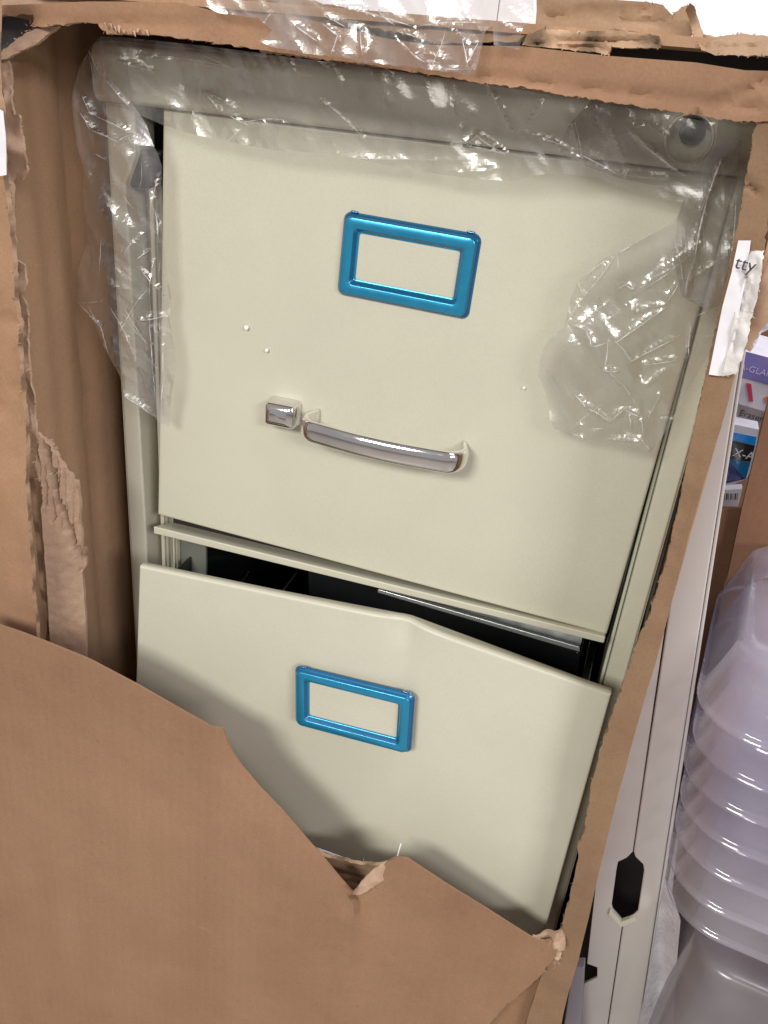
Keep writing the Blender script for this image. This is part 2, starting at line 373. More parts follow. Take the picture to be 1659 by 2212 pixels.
# ---- top drawer
dr = bpy.data.objects.new('drawer', None); link(dr); dr.parent = cab
q = [P(340, 1112, -.004), P(1310, 1372, -.004), P(1592, 386, -.004), P(352, 234, -.004)]
NU, NV = 60, 50
def dpt(s, t, q, y0=0): return q[0].lerp(q[1], s).lerp(q[3].lerp(q[2], s), t)
def pan(name, q, parent, fn=None, thick=.016, material=None, r=.0016):
    """drawer front: grid face, rolled edges"""
    vs = []; fs = []
    ss = [0, .0015, .004, .008] + [.008 + (1 - .016) * k / NU for k in range(1, NU)] + [.992, .996, .9985, 1]
    tt = [0, .0015, .004, .008] + [.008 + (1 - .016) * k / NV for k in range(1, NV)] + [.992, .996, .9985, 1]
    ns, ntt = len(ss), len(tt)
    for t in tt:
        for s in ss:
            p = dpt(s, t, q); wdx = (q[1] - q[0]).length; e = min(s * wdx, (1 - s) * wdx, t * (q[3] - q[0]).length, (1 - t) * (q[3] - q[0]).length)
            if e < r: p = p + Vector((0, r - math.sqrt(max(0, r * r - (r - e) ** 2)), 0))
            if fn: p = p + fn(s, t)
            vs.append(p)
    for j in range(ntt - 1):
        for i in range(ns - 1): a = j * ns + i; fs.append((a, a + 1, a + 1 + ns, a + ns))
    rim = [i for i in range(ns)] + [j * ns + ns - 1 for j in range(1, ntt)] + [(ntt - 1) * ns + i for i in range(ns - 2, -1, -1)] + [j * ns for j in range(ntt - 2, 0, -1)]
    N0 = len(vs); vs += [vs[i] + Vector((0, thick - (vs[i].y - q[0].y) * 0, 0)) for i in rim]
    L = len(rim)
    for k in range(L): fs.append((rim[k], N0 + k, N0 + (k + 1) % L, rim[(k + 1) % L]))
    fs.append(tuple(N0 + k for k in range(L)))
    return mesh(name, vs, fs, material or M_cream, parent, True)
pan('drawer_front', q, dr, lambda s, t: Vector((0, .0004 * math.sin(s * 5 + 1) * math.sin(t * 4), 0)))
hq = [P(728, 632, -.004), P(1012, 690, -.004), P(1040, 508, -.004), P(748, 458, -.004)]
hc = sum(hq, Vector()) / 4; X = ((hq[1] - hq[0]) + (hq[2] - hq[3])).normalized(); N = Vector((0, -1, 0)); Z = Vector((-X.z, 0, X.x))
holder(hc, X, Z, N, .0812, .0472, dr)
# handle: bowed bar pull
hl, hr = P(690, 900, -.004), P(999, 968, -.004)
ax = (hr - hl); Ln = ax.length; X = ax.normalized(); Z = Vector((-X.z, 0, X.x))
path = []
R = .011; Dp = .0215
for k in range(5): path.append((-.0035 * k / 4, Dp * .52 * k / 4))
for k in range(1, 9):
    a = PI / 2 * k / 8; path.append((-.0035 + R * (1 - math.cos(a)), Dp * .52 + (Dp * .48) * math.sin(a)))
half = path[:]
mid = [(half[-1][0] + (Ln - 2 * half[-1][0]) * k / 14, Dp + .0035 * math.sin(PI * k / 14)) for k in range(1, 14)]
full = half + mid + [(Ln - a, b) for a, b in reversed(half)]
rings = []
for i, (a, b) in enumerate(full):
    p0 = full[max(0, i - 1)]; p1 = full[min(len(full) - 1, i + 1)]; t = Vector((p1[0] - p0[0], p1[1] - p0[1])).normalized(); nrm = Vector((-t.y, t.x))
    fr = min(i, len(full) - 1 - i); g = min(1, fr / 9); hz = .0108 + .0034 * g; th = .0056 + .0020 * g
    c = hl + X * a + N * b
    zz = -.0022 * g
    ring = []
    for (ra, rb) in [(th * .5 * (abs(math.cos(q_)) ** .8) * (1 if math.cos(q_) > 0 else -.35), hz * .5 * (abs(math.sin(q_)) ** .8) * (1 if math.sin(q_) > 0 else -1)) for q_ in [2 * PI * k_ / 24 + .01 for k_ in range(24)]]: ring.append(c + (X * nrm.x + N * nrm.y) * (ra) + Z * (rb + zz))
    rings.append(ring)
v, f = loft(rings); mesh('handle', v, f, M_chrome, dr, True)
# thumb latch
bq = [P(571, 918, -.015), P(632, 931, -.015), P(636, 879, -.015), P(571, 867, -.015)]
bc_ = sum(bq, Vector()) / 4; bx_ = (bq[1] - bq[0] + bq[2] - bq[3]) / 2; bz_ = (bq[3] - bq[0] + bq[2] - bq[1]) / 2; wv_, hv_ = bx_.length, bz_.length; bx_.normalize(); bz_.normalize()
rings = []
for ins, yo in ((-.0006, .0115), (-.0006, .0100), (.0, .009), (.0002, .0016), (.0007, .0006), (.0016, .0), (.0045, -.0009)):
    rings.append([bc_ + bx_ * a + bz_ * b + Vector((0, yo - .0016 * (1 - (2 * b / hv_) ** 2) * (1 if yo < .005 else 0), 0)) for a, b in rrect(wv_ - 2 * ins, hv_ - 2 * ins, max(.0008, .0020 - ins * .3), 4)])
v, f = loft(rings); mesh('latch_button', v, f, M_chrome, dr, True)
# drawer body
xa, xb = q[0].x + .012, q[1].x - .008
def tray(xa, xb, y0, y1, z0, z1, parent):
    t = .0012
    box('tray_side', (xa, y0, z0), (xa + t, y1, z1), M_black, parent, 0); box('tray_side', (xb - t, y0, z0), (xb, y1, z1), M_black, parent, 0)
    box('tray_floor', (xa + t, y0, z0), (xb - t, y1, z0 + t), M_black, parent, 0); box('tray_back', (xa + t, y1 - t, z0 + t), (xb - t, y1, z1), M_black, parent, 0)
tray(xa, xb, .014, .6, q[0].z + .01, q[0].z + .2, dr)

# ---- crossbar between the drawers
c1, c2 = P(331, 1137, -.011), P(1308, 1376, -.011)
zb_ = (c1.z + c2.z) / 2
c3, c4 = c1 + Vector((0, 0, -.0062)), c2 + Vector((0, 0, -.0052)); bk = Vector((0, .024, -.0075))
cross = bevel(mesh('crossbar', [c3, c4, c2, c1, c3 + Vector((0, .003, 0)), c4 + Vector((0, .003, 0)), c2 + bk, c1 + bk], BF, M_cream2, cab), .0009, 3)
box('crossbar_web', (XL + .03, .0135, zb_ - .012), (.018, .016, zb_ - .001), M_dark, cab, 0)
box('inner_plate', (-.3090, .024, zb_ - .30), (-.2860, .027, zb_ - .006), M_shade_wire, cab, .0008)  # its shade is put into the grey colour

# ---- second drawer, pulled out, bent
d2 = bpy.data.objects.new('drawer', None); link(d2); d2.parent = cab; d2['label'] = 'pulled out drawer with a dent in its top edge'
Y2 = -.052
q2 = [P(286, 1712, Y2 - .002), P(1172, 2030, Y2 + .004), P(1320, 1501, Y2 + .004), P(301, 1223, Y2 - .002)]
ktarget = P(880, 1346, Y2 - .006); kbase = dpt(.57, 1, q2)
def bend(s, t):
    a = max(0, 1 - abs(s - .57) / (.57 if s < .57 else .43)); w_ = t ** 2.2
    tent = a ** 1.05 if s < .57 else a
    near = math.exp(-((s - .590) / .022) ** 2) * math.exp(-((1 - t) / .06) ** 2)
    crease = math.exp(-((s - .60 - (1 - t) * .03) / .05) ** 2) * math.exp(-((1 - t) / .25) ** 2)
    dl = abs(s - .592 - (1 - t) * .10); c2_ = math.exp(-dl / .020) * math.exp(-(1 - t) / .16); dl = abs(s - .575 + (1 - t) * .22); c3_ = math.exp(-dl / .016) * math.exp(-(1 - t) / .12)
    return Vector((0, -.005 * tent * w_ + .0022 * c2_ - .0013 * c3_ + .003 * near + .0020 * crease, (ktarget.z - kbase.z) * .9 * tent * w_ * 1.0 - .0012 * near))
pan('drawer_front', q2, d2, bend, .0055, r=.0010)
hq = [P(636, 1556, Y2 - .004), P(882, 1622, Y2 - .004), P(900, 1497, Y2 - .004), P(650, 1437, Y2 - .004)]
hc = sum(hq, Vector()) / 4; X = ((hq[1] - hq[0]) + (hq[2] - hq[3])).normalized(); Z = Vector((-X.z, 0, X.x))
holder(hc + Vector((0, -.0012, 0)), X, Z, N, (hq[1] - hq[0]).length, (hq[3] - hq[0]).length, d2)
tray(-.300, .008, -.036, .45, q2[0].z + .02, q2[3].z - .035, d2)
# follower plate and hanging rail inside
fp0, fp1 = P(843, 1279, .055), P(1262, 1384, .055)
hexa('follower_plate', [fp0 + Vector((-.07, .02, -.12)), fp1 + Vector((0, .02, -.12)), fp1 + Vector((0, 0, -.012)), fp0 + Vector((-.07, .0, .006))], (0, .003, 0), M_black, d2, .0005)
hexa('hanging_rail', [fp0 + Vector((-.01, -.002, -.0005)), fp1 + Vector((0, -.002, -.0095)), fp1 + Vector((0, .004, .001)), fp0 + Vector((-.01, .004, .0012))], (0, .003, 0), M_bright, d2, .0004)
r0, r1 = P(1100, 1347, .03), P(1252, 1398, .03)
hexa('tray_rail', [r0 + Vector((-.1, 0, -.003)), r1 + Vector((0, 0, -.004)), r1, r0 + Vector((-.1, 0, 0))], (0, .004, 0), M_bright, d2, .0005)
for k, (ua, va, ub, vb) in enumerate(((545, 1222, 505, 1275), (640, 1235, 590, 1300), (735, 1262, 690, 1330))):
    a_, b_ = P(ua, va, .16), P(ub, vb, .03); mesh('divider_wire', [a_, a_ + Vector((.0016, 0, 0)), b_ + Vector((.0016, 0, 0)), b_, a_ + Vector((0, 0, -.004)), b_ + Vector((0, 0, -.004))], [(0, 1, 2, 3), (0, 3, 5, 4)], M_shade_wire, d2)
box('slide', (.012, -.03, zb_ - .034), (.0165, .3, zb_ - .028), M_steel, d2, .0005)
box('slide', (.0168, .0, zb_ + .03), (.0205, .4, zb_ + .036), M_steel, cab, .0005)
# below: further drawers hidden by the carton
box('lower_drawers', (XL + .02, -.002, .05), (.02, .02, .72), M_cream, cab, .003)

# ---- foam crumbs clinging to the top drawer
for (u, v_, r, lab) in ((532, 708, .0016, 'larger white foam crumb on the drawer, left of and below the label holder'), (576, 757, .0013, 'smaller white foam crumb above the thumb latch'), (1132, 838, .0011, 'tiny white foam crumb near the plastic film at right')):
    c = P(u, v_, -.0052); bm = bmesh.new(); bmesh.ops.create_icosphere(bm, subdivisions=2, radius=r)
    for vv in bm.verts: vv.co = vv.co * (1 + .25 * noise.noise(vv.co * 900 + c * 40)) 
    me = bpy.data.meshes.new('foam_crumb'); bm.to_mesh(me); bm.free(); me.materials.append(M_foam); o = link(bpy.data.objects.new('foam_crumb', me)); o.location = c
    tag(o, lab, 'foam crumb', 'foam crumbs on the drawer')

# ------------------------------------------------------------------ the carton
YF = -.075
car = thing('cardboard_carton', 'big brown corrugated carton torn open around the cream filing cabinet', 'carton', ((XL + XR) / 2, .33, 0))
def rel(a, s, ys=1.0, seed=0, crease=()):
    def g(u, v, p):
        d = a * (noise.noise(p * s + Vector((seed, 0, 0))) + .5 * noise.noise(p * s * 2.7 + Vector((0, seed, 0))))
        for (A, B, h, wd) in crease:
            dd, t = segd((u, v), A, B); d += h * math.exp(-dd / wd)
        return Vector((0, d, 0))
    return g
# side, back, top, bottom shells
XCL, XCR = -.362, .042
hexa('side_panel', [(.0405, YF + .003, 1.343), (.0405, .72, 1.343), (.057, .72, .0), (.057, YF + .003, .0)], (.0018, 0, 0), M_kraft_in, car, 0)
box('back_panel', (XCL, .716, 0), (XCR, .72, 1.343), M_kraft_in, car, 0)
box('top_panel', (XCL, YF + .006, 1.3435), (XCR + .004, .72, 1.3475), M_kraft_in, car, 0)
# left side panel, inner face in view
lp = [(-60, -120), (330, -120), (330, 60), (330, 1900), (150, 1900), (112, 1420, 1.5), (108, 1347, 1.5), (92, 1140, 2), (80, 1048, 2), (76, 933, 2), (60, 759, 3), (39, 658, 3), (28, 566, 3), (16, 358, 4), (8, 248, 4), (3, 118, 3)]
def left_fn(u, v):
    r = ray(u, v); x = XCL
    p = PX(u, v, x)
    if p.y > .69: p = O + r * ((.69 + S) / r.y)
    return p
zt, zbm = 1.342, 0
vs = []; fs = []
NY, NZ = 90, 120
def yfront(z):   # ragged torn front edge of the side panel
    return YF + .006 + .004 * noise.noise(Vector((0, 3, z * 30))) + .0018 * noise.noise(Vector((0, 7, z * 160)))
for j in range(NZ + 1):
    z = .55 + (zt - .55) * j / NZ
    for i in range(NY + 1):
        t = (i / NY) ** 1.6; y = yfront(z) * (1 - t) + .70 * t
        x = XCL + .0022 * noise.noise(Vector((y * 14, 1, z * 3))) + .0035 * math.exp(-abs(y + .028 + .012 * noise.noise(Vector((z * 4, 0, 0)))) / .004) * .6 - .003 * math.exp(-abs(y + .005) / .006) \
            + .0016 * math.sin(y * 260 + noise.noise(Vector((0, y * 20, z * 5))) * 2) * math.exp(-max(0, y + .02) / .1) * .4
        vs.append((x, y, z))
N1 = len(vs); vs += [(x - .0045, y, z) for x, y, z in vs[:N1]]
for j in range(NZ):
    for i in range(NY): a = j * (NY + 1) + i; fs.append((a, a + 1, a + NY + 2, a + NY + 1))
idx = [0] * len(fs)
for j in range(NZ): a = j * (NY + 1); b = a + NY + 1; fs.append((a, b, b + N1, a + N1)); idx.append(1)
o = mesh('side_panel', vs, fs, M_kraft_in, car, True, mats=[M_kraft_in, M_edge_z], idx=idx, label='left side panel with its creased inner face in view')
box('lower_side', (XCL - .004, YF + .01, 0), (XCL, .70, .549), M_kraft_in, car, 0)

# top band (what is left of the front face above the cabinet)
tb = [(-80, 14), (190, 3), (390, 6), (450, 22), (550, 30), (620, 30), (829, 82), (929, 97), (1129, 100), (1309, 120), (1504, 135), (1609, 152), (1720, 155),
      (1720, 262), (1648, 262, 4), (1600, 262, 3), (1379, 230, 3.2), (1200, 203, 3.5), (1154, 192, 3.5), (1079, 185, 2.5), (829, 145, 2.5), (620, 115, 2.5), (450, 90, 3), (300, 72, 4), (235, 75, 4), (210, 50, 3), (170, 48, 3), (100, 57, 4), (60, 55, 4), (65, 30, 3), (0, 32, 3), (-80, 40)]
sheet('front_band', tb, lambda u, v: P(u, v, YF), M_kraft_top, car, .0042, grid=13, edge_mat=M_edge_x, frays=.30,
      relief=rel(.0022, 16, seed=2, crease=[((900, 150), (1640, 232), .0022, 7), ((0, 40), (420, 55), .002, 9), ((1500, 250), (1659, 170), .003, 8)]), label='torn band')
bpy.data.objects['front_band']['label'] = 'narrow torn band across the top, ragged lower edge'
# torn underside liner hanging at the left corner
sheet('corner_scrap', [(0, 112, 2), (30, 85, 3), (70, 62, 3), (120, 56, 3), (78, 92, 2), (40, 112, 2), (10, 128), (-10, 128)], lambda u, v: P(u, v, YF - .006 + .0001 * u), M_torn, car, .0025, grid=9, frays=.4, relief=rel(.004, 60, seed=9))
# near-black sheet painting the shade in the hole at the very left
sheet('corner_hole_shade', [(-40, 25), (50, 40), (95, 55), (60, 88), (10, 118), (-40, 122)], lambda u, v: P(u, v, YF + .012), M_dark, car, .002, grid=14, relief=rel(.004, 50, seed=3))
# gouged shreds on the band left
for k in range(9):
    u = 222 + k * 11 + random.uniform(-4, 4); v_ = 50 + k * 2.2 + random.uniform(-6, 4); L = random.uniform(9, 20); ww = random.uniform(3, 8); sk = random.uniform(-4, 7)
    q_ = [P(u, v_, YF - .0008), P(u + ww, v_ + 1, YF - .0008), P(u + ww * .7 + sk, v_ + L, YF - .004 - random.random() * .004), P(u + sk, v_ + L * .8, YF - .003)]
    mesh('shred', q_, [(0, 1, 2), (0, 2, 3)], M_torn, car)
# second ply peeping out under the torn band edge, broken flutes between
up_ = []; lo_ = []
for k in range(0, 150):
    u = 560 + k * 7.2; vb = 107 + (u - 560) * .1255 + (8 if u > 1080 else 0) * min(1, (u - 1080) / 60 if u > 1080 else 0) - (6 if u > 1400 else 0)
    hole = noise.noise(Vector((u * .16, 2, 0))) > .12
    up_.append((u, vb - 8)); lo_.append((u, vb + (3.5 if hole else 6.5) + 3 * noise.noise(Vector((u * .07, 5, 0))) + (3 if u > 1180 else 0)))
sheet('torn_ply', up_ + lo_[::-1], lambda u, v: P(u, v, YF + .0036), M_torn, car, .0008, grid=9, frays=0, relief=rel(.002, 60, seed=51))

# right strip
rs = [(1648, 245, 2), (1800, 245), (1800, 330), (1668, 420, 3), (1651, 541, 3), (1627, 659, 3), (1604, 737, 2), (1583, 811), (1575, 861), (1556, 929), (1523, 1030), (1489, 1152), (1468, 1237), (1448, 1313), (1417, 1431), (1392, 1507), (1371, 1579), (1353, 1655), (1338, 1706), (1310, 1818), (1290, 1900), (1272, 1982), (1249, 2078), (1228, 2145), (1200, 2260), (1120, 2260), (1180, 2075), (1213, 2007, 3), (1236, 1920, 3), (1249, 1839, 3.5), (1267, 1772, 3.5), (1277, 1696, 3), (1305, 1594, 3.5), (1325, 1538, 3), (1356, 1451, 3.5), (1371, 1400, 3), (1407, 1319, 3), (1443, 1196, 2.5), (1471, 1074, 2), (1486, 986, 1.5), (1502, 912, 1.5), (1516, 845, 1.5), (1529, 794, 1.5), (1550, 693, 2), (1567, 609, 2), (1583, 541, 2), (1597, 467, 2.5), (1607, 407, 2.5), (1622, 330, 2.5), (1628, 285, 3)]
sheet('side_strip', rs, lambda u, v: P(u, v, YF), M_kraft_s, car, .0045, grid=11, edge_mat=M_edge_z, frays=.28,
      relief=rel(.0018, 22, seed=5, crease=[((1600, 380), (1640, 420), .003, 4), ((1590, 600), (1625, 640), .002, 4), ((1505, 1000), (1440, 1260), .0012, 5), ((1330, 1760), (1260, 2050), .0014, 5)]), label='ragged strip of the front face down the right side')
# torn outer layer at upper right
sheet('torn_layer', [(1662, 255, 3), (1720, 255), (1720, 620), (1640, 720, 3), (1620, 760, 3), (1606, 745, 2), (1632, 655, 3), (1652, 560, 3), (1662, 420, 3), (1655, 330, 3)], lambda u, v: P(u, v, YF + .010), M_torn, car, .003, grid=12, edge_mat=M_edge_z, frays=.5, relief=rel(.004, 45, seed=8))

# lower front panel: big torn flap bowing outward
fl = [(-80, 1330), (0, 1352), (40, 1366), (108, 1392), (190, 1425), (300, 1481), (400, 1538), (459, 1571), (466, 1570, 1.0), (482, 1575, 1.0), (490, 1598), (503, 1627), (522, 1656), (560, 1702), (610, 1754), (660, 1812), (700, 1856), (735, 1900), (755, 1924), (768, 1934), (779, 1928, 1.2), (786, 1912, 1.5), (812, 1882, 1.5), (845, 1858, 1), (862, 1853), (880, 1856), (968, 1913), (1040, 1957), (1111, 2002), (1157, 2030, 2.5), (1196, 2030, 3), (1205, 2050, 3), (1192, 2078, 3), (1165, 2110, 3.2), (1120, 2150, 3.2), (1082, 2182, 3), (1050, 2218, 2), (1000, 2290), (-80, 2290)]
def fdepth(u, v):
    # bows out at left, meets the right strip at its right end; pressed in towards the drawer at the top right peak
    s = min(1, max(0, u / 1200)); t = (v - 1350) / 860
    y = -.125 + .047 * s - .02 * max(0, t - .2) * (1 - s)
    dd, k = segd((u, v), (765, 1930), (730, 2212))
    y += -.004 * math.exp(-dd / 26)
    e = max(0, (u - 770)) / 400 
    y += -.012 * math.exp(-((u - 640) / 160) ** 2) * math.exp(-((v - 1900) / 260) ** 2)
    if u > 765: y += .010 * math.exp(-(u - 765) / 60) * math.exp(-max(0, v - 1900) / 110)
    return y
sheet('front_panel', fl, lambda u, v: P(u, v, fdepth(u, v)), M_kraft, car, .0014, grid=17, frays=.10,
      relief=rel(.0016, 7, seed=11, crease=[((738, 1965), (752, 2000), -.003, 5), ((722, 2020), (732, 2140), -.0009, 4), ((1050, 2212), (1190, 2060), -.0012, 14), ((744, 1930), (738, 2000), .0012, 10), ((0, 1960), (330, 1790), -.0008, 5), ((90, 2190), (420, 2040), .0007, 6), ((20, 1480), (700, 1985), .0006, 9), ((1160, 2040), (770, 2212), .0007, 8), ((230, 1700), (300, 1560), -.0006, 4)]), label='large front panel torn and bowing outward')
# curl of torn inner liner beside the notch
sheet('torn_curl', [(760, 1930, 1), (790, 1893, 1.5), (822, 1866, 1.5), (852, 1853), (880, 1856), (880, 1872, 2), (866, 1882, 2.5), (838, 1893, 2.5), (812, 1912, 2.5), (780, 1932, 2)], lambda u, v: P(u, v, fdepth(u, v) - .006 + .00012 * (u - 770)), M_torn, car, .0014, grid=6, frays=.4, relief=rel(.0022, 90, seed=4))
# inner flap behind the notch
sheet('inner_flap', [(640, 1800), (676, 1833), (700, 1848, 2), (765, 1862, 2), (830, 1868, 2), (880, 1870), (900, 1990), (740, 1990), (640, 1900)], lambda u, v: P(u, v, -.082), M_kraft_h, car, .003, grid=12, frays=.4, edge_mat=M_edge_x, relief=rel(.003, 30, seed=6))
# crumple at the right corner
sheet('crumpled_corner', [(1150, 2022, 2), (1180, 2026, 2), (1212, 2012, 2), (1222, 2040, 2), (1205, 2080, 3), (1192, 2110, 3), (1172, 2095, 3), (1180, 2060, 3)], lambda u, v: P(u, v, YF - .004), M_torn, car, .002, grid=6, frays=.5, relief=rel(.009, 70, seed=14))
# facet under the ragged edge
sheet('lower_facet', [(1209, 2060), (1222, 2160), (1200, 2290), (950, 2290), (1050, 2190), (1150, 2100)], lambda u, v: P(u, v, YF + .0062), M_kraft, car, .003, grid=16, relief=rel(.001, 20, seed=1))
# torn strip of board stuck to the inner face, flutes exposed
ts = [(71, 936, 1), (96, 956, 2.5), (138, 1016, 1.5), (166, 1048, .5), (171, 1120), (172, 1191, 1), (178, 1235), (184, 1324), (187, 1425), (150, 1415), (108, 1385), (100, 1250), (88, 1100), (78, 1000)]
def tsr(u, v, p):
    line_v = 960 + (u - 75) * 2.6 + 60 * math.sin(u * .05)
    lim = 936 + (u - 70) * 1.0 + 190 + 14 * math.sin(v * .05)
    up = v < 1090 + (u - 90) * 1.35 + 10 * math.sin(u * .3)
    d = 0
    if up: d = .0030 * abs(math.sin((u - .06 * (v - 936)) * PI / 13.5 + noise.noise(Vector((u * .05, v * .02, 0))))) ** .7
    else: d = .0 + .0004 * noise.noise(p * 120)
    dd, t = segd((u, v), (92, 960), (125, 1090)); 
    if dd < 6 + 5 * noise.noise(Vector((v * .08, 0, 0))): d += .0055
    dd, t = segd((u, v), (125, 1090), (176, 1228))
    if dd < 5 + 5 * noise.noise(Vector((v * .08, 3, 0))): d += .0055
    return Vector((0, d + .0006 * noise.noise(p * 200), 0))
sheet('torn_strip', ts, lambda u, v: P(u, v, YF - .007 + .00018 * (u - 70)), M_torn, car, .0022, grid=4.2, frays=.4, relief=tsr, label='pale torn strip with exposed flutes')
# slivers of torn liner down the front edge of the side panel
def sliver(pts, y, mm=None): sheet('torn_edge', pts, lambda u, v: P(u, v, y + .006 * noise.noise(Vector((u * .03, v * .02, 0)))), mm or M_torn, car, .0016, grid=6, frays=.45, relief=rel(.0016, 100, seed=21))
sliver([(0, 116, 2), (12, 112, 2), (20, 150, 2), (24, 205, 2), (28, 250, 2.5), (16, 262, 2), (4, 200, 2)], YF - .003)
sliver([(14, 252, 2), (40, 248, 2), (46, 290, 2.5), (56, 372, 2), (48, 388, 2), (36, 372, 2), (26, 392, 2), (16, 356, 2), (13, 300, 2)], YF - .004)
sliver([(16, 372, 2), (24, 380, 2), (30, 470, 2), (36, 560, 2), (54, 574, 2.5), (57, 606, 2), (48, 640, 2), (58, 660, 2), (62, 760, 1.5), (78, 930, 1.5), (84, 1040, 1), (76, 1010, 1), (66, 900, 1.5), (50, 762, 2), (36, 668, 2.5), (40, 645, 2), (28, 590, 2), (24, 500, 2)], YF - .005)
# outer flap at far left, folded out, with deep valley behind
sheet('outer_flap', [(-90, -60), (-12, -60), (-8, 200, 1), (2, 240, 1), (10, 370, 2), (17, 480, 2), (22, 560, 2), (34, 680, 2.5), (44, 800, 2), (51, 887, 1.5), (60, 1071, 1.5), (68, 1220, 1.5), (76, 1347, 1.5), (78, 1420), (-90, 1420)], lambda u, v: P(u, v, YF - .022), M_kraft_top, car, .0035, grid=14, edge_mat=M_edge_z, frays=.12,
      relief=rel(.003, 14, seed=31, crease=[((0, 890), (28, 840), .003, 5), ((28, 840), (34, 760), .003, 5), ((30, 980), (46, 1330), .0016, 4), ((0, 690), (40, 700), .003, 6)]), label='outer flap folded out at the far left')
box('dark_gap_backing', (-.62, -.035, .55), (XCL - .007, -.032, 1.34), M_kraft_in, car, 0)
v0 = P(20, 560, YF - .018); v1 = P(76, 1347, YF - .018)
# sticky labels
lb = sheet('sticky_label', [(-10, 232), (6, 240), (12, 300), (14, 378), (-10, 382)], lambda u, v: P(u, v, YF - .028), M_label, car, .0003, grid=16, relief=rel(.0012, 60, seed=2))
ll = [(1595, 520), (1622, 520), (1612, 600), (1590, 706), (1588, 760), (1573, 811), (1552, 812), (1531, 809), (1545, 740), (1561, 660), (1580, 590)]
lab = sheet('shipping_label', ll, lambda u, v: P(u, v, YF - .0032), M_label, car, .0004, grid=9, relief=rel(.0009, 50, seed=3), label='white shipping label torn across')
sheet('torn_label_layer', [(1622, 545, 2), (1652, 542, 3), (1640, 620, 3), (1622, 700, 3), (1604, 770, 3), (1590, 806, 1), (1560, 812), (1576, 740, 2), (1592, 660, 2), (1606, 600, 2)], lambda u, v: P(u, v, YF - .0042), M_label_torn, car, .0006, grid=6, frays=.3, relief=rel(.0022, 75, seed=13, crease=[((1612, 600), (1580, 760), .0022, 3), ((1636, 560), (1610, 700), .0018, 3)]))
tx = (P(1600, 576, YF) - P(1580, 571, YF))
text('label_lettering', 'tty', .0078, P(1584, 578, YF - .0068), tx, (0, 0, 1), M_ink, lab, .0001)
# strap remnant / thin wires near the notch
def wire(name, pts, r, mm, parent):
    rings = []
    for i, p in enumerate(pts):
        a = pts[max(0, i - 1)]; b_ = pts[min(len(pts) - 1, i + 1)]; t = (b_ - a).normalized(); n1 = t.cross(Vector((0, 1, 0))).normalized(); n2 = t.cross(n1)
        rings.append([p + n1 * r * math.cos(k * PI / 3) + n2 * r * math.sin(k * PI / 3) for k in range(6)])
    v, f = loft(rings); return mesh(name, v, f, mm, parent, True)
tag(wire('tape_thread', [P(866, 1822, -.070), P(862, 1836, -.072), P(857, 1856, -.078)], .0006, M_label, None), 'short white thread standing up from the torn peak of the front panel', 'thread')
wire('drawer_lip', [P(600, 1800, -.0605), P(676, 1830, -.0605), P(765, 1862, -.0605), P(800, 1876, -.0605)], .0009, M_label, d2)

# top flaps at upper right
def yy(y): return lambda u, v: P(u, v, y)
sheet('top_flap_or_gap_shade', [(1157, -60), (1157, 20), (1154, 55), (1169, 64, 1), (1250, 64, 1), (1334, 64), (1400, 72, 1), (1429, 90, 1.5), (1490, 88, 1.5), (1504, 45, 2), (1486, 10, 2), (1474, 14, 2), (1452, 32, 3), (1432, 10, 2), (1390, 4), (1330, 0), (1330, -60)], yy(YF + .015), M_kraft_h, car, .004, grid=11, edge_mat=M_edge_x, frays=.3, relief=rel(.004, 18, seed=17, crease=[((1180, 35), (1430, 45), .003, 8), ((1250, 20), (1420, 20), .002, 6)]), label='torn top flap standing up')
sheet('top_flap_edge', [(1128, 98, 2), (1140, 76, 2), (1172, 63, 2), (1250, 66, 2), (1334, 66, 2), (1424, 78, 2.5), (1428, 102, 2), (1390, 104, 2.5), (1320, 100, 2), (1314, 117, 2.5), (1270, 112, 2.5), (1200, 104, 2)], yy(YF + .001), M_edge_x, car, .006, grid=7, edge_mat=M_edge_x, frays=.4, relief=rel(.003, 60, seed=18, crease=[((1180, 84), (1420, 92), .004, 3), ((1150, 95), (1310, 106), .004, 3)]))
sheet('torn_curl', [(1490, 5, 2), (1500, 12, 2), (1512, 50, 2), (1520, 72, 2), (1548, 80, 2), (1600, 72, 2), (1700, 84), (1700, 122), (1659, 120, 2), (1545, 120, 3), (1515, 108, 2), (1500, 84, 2), (1490, 50, 2), (1480, 20, 2)], lambda u, v: P(u, v, YF + .004 + .006 * math.cos((v - 60) * .045)), M_kraft_h, car, .003, grid=7, edge_mat=M_edge_x, frays=.4, relief=rel(.003, 40, seed=19, crease=[((1505, 20), (1520, 95), .004, 5), ((1520, 100), (1690, 102), .003, 5)]))
sheet('dark_gap_backing', [(1290, 96), (1424, 84), (1505, 80), (1700, 90), (1700, 170), (1300, 140)], yy(YF + .03), M_dark, car, .002, grid=60)  # near-black sheet painting the shade in the gap below the flaps
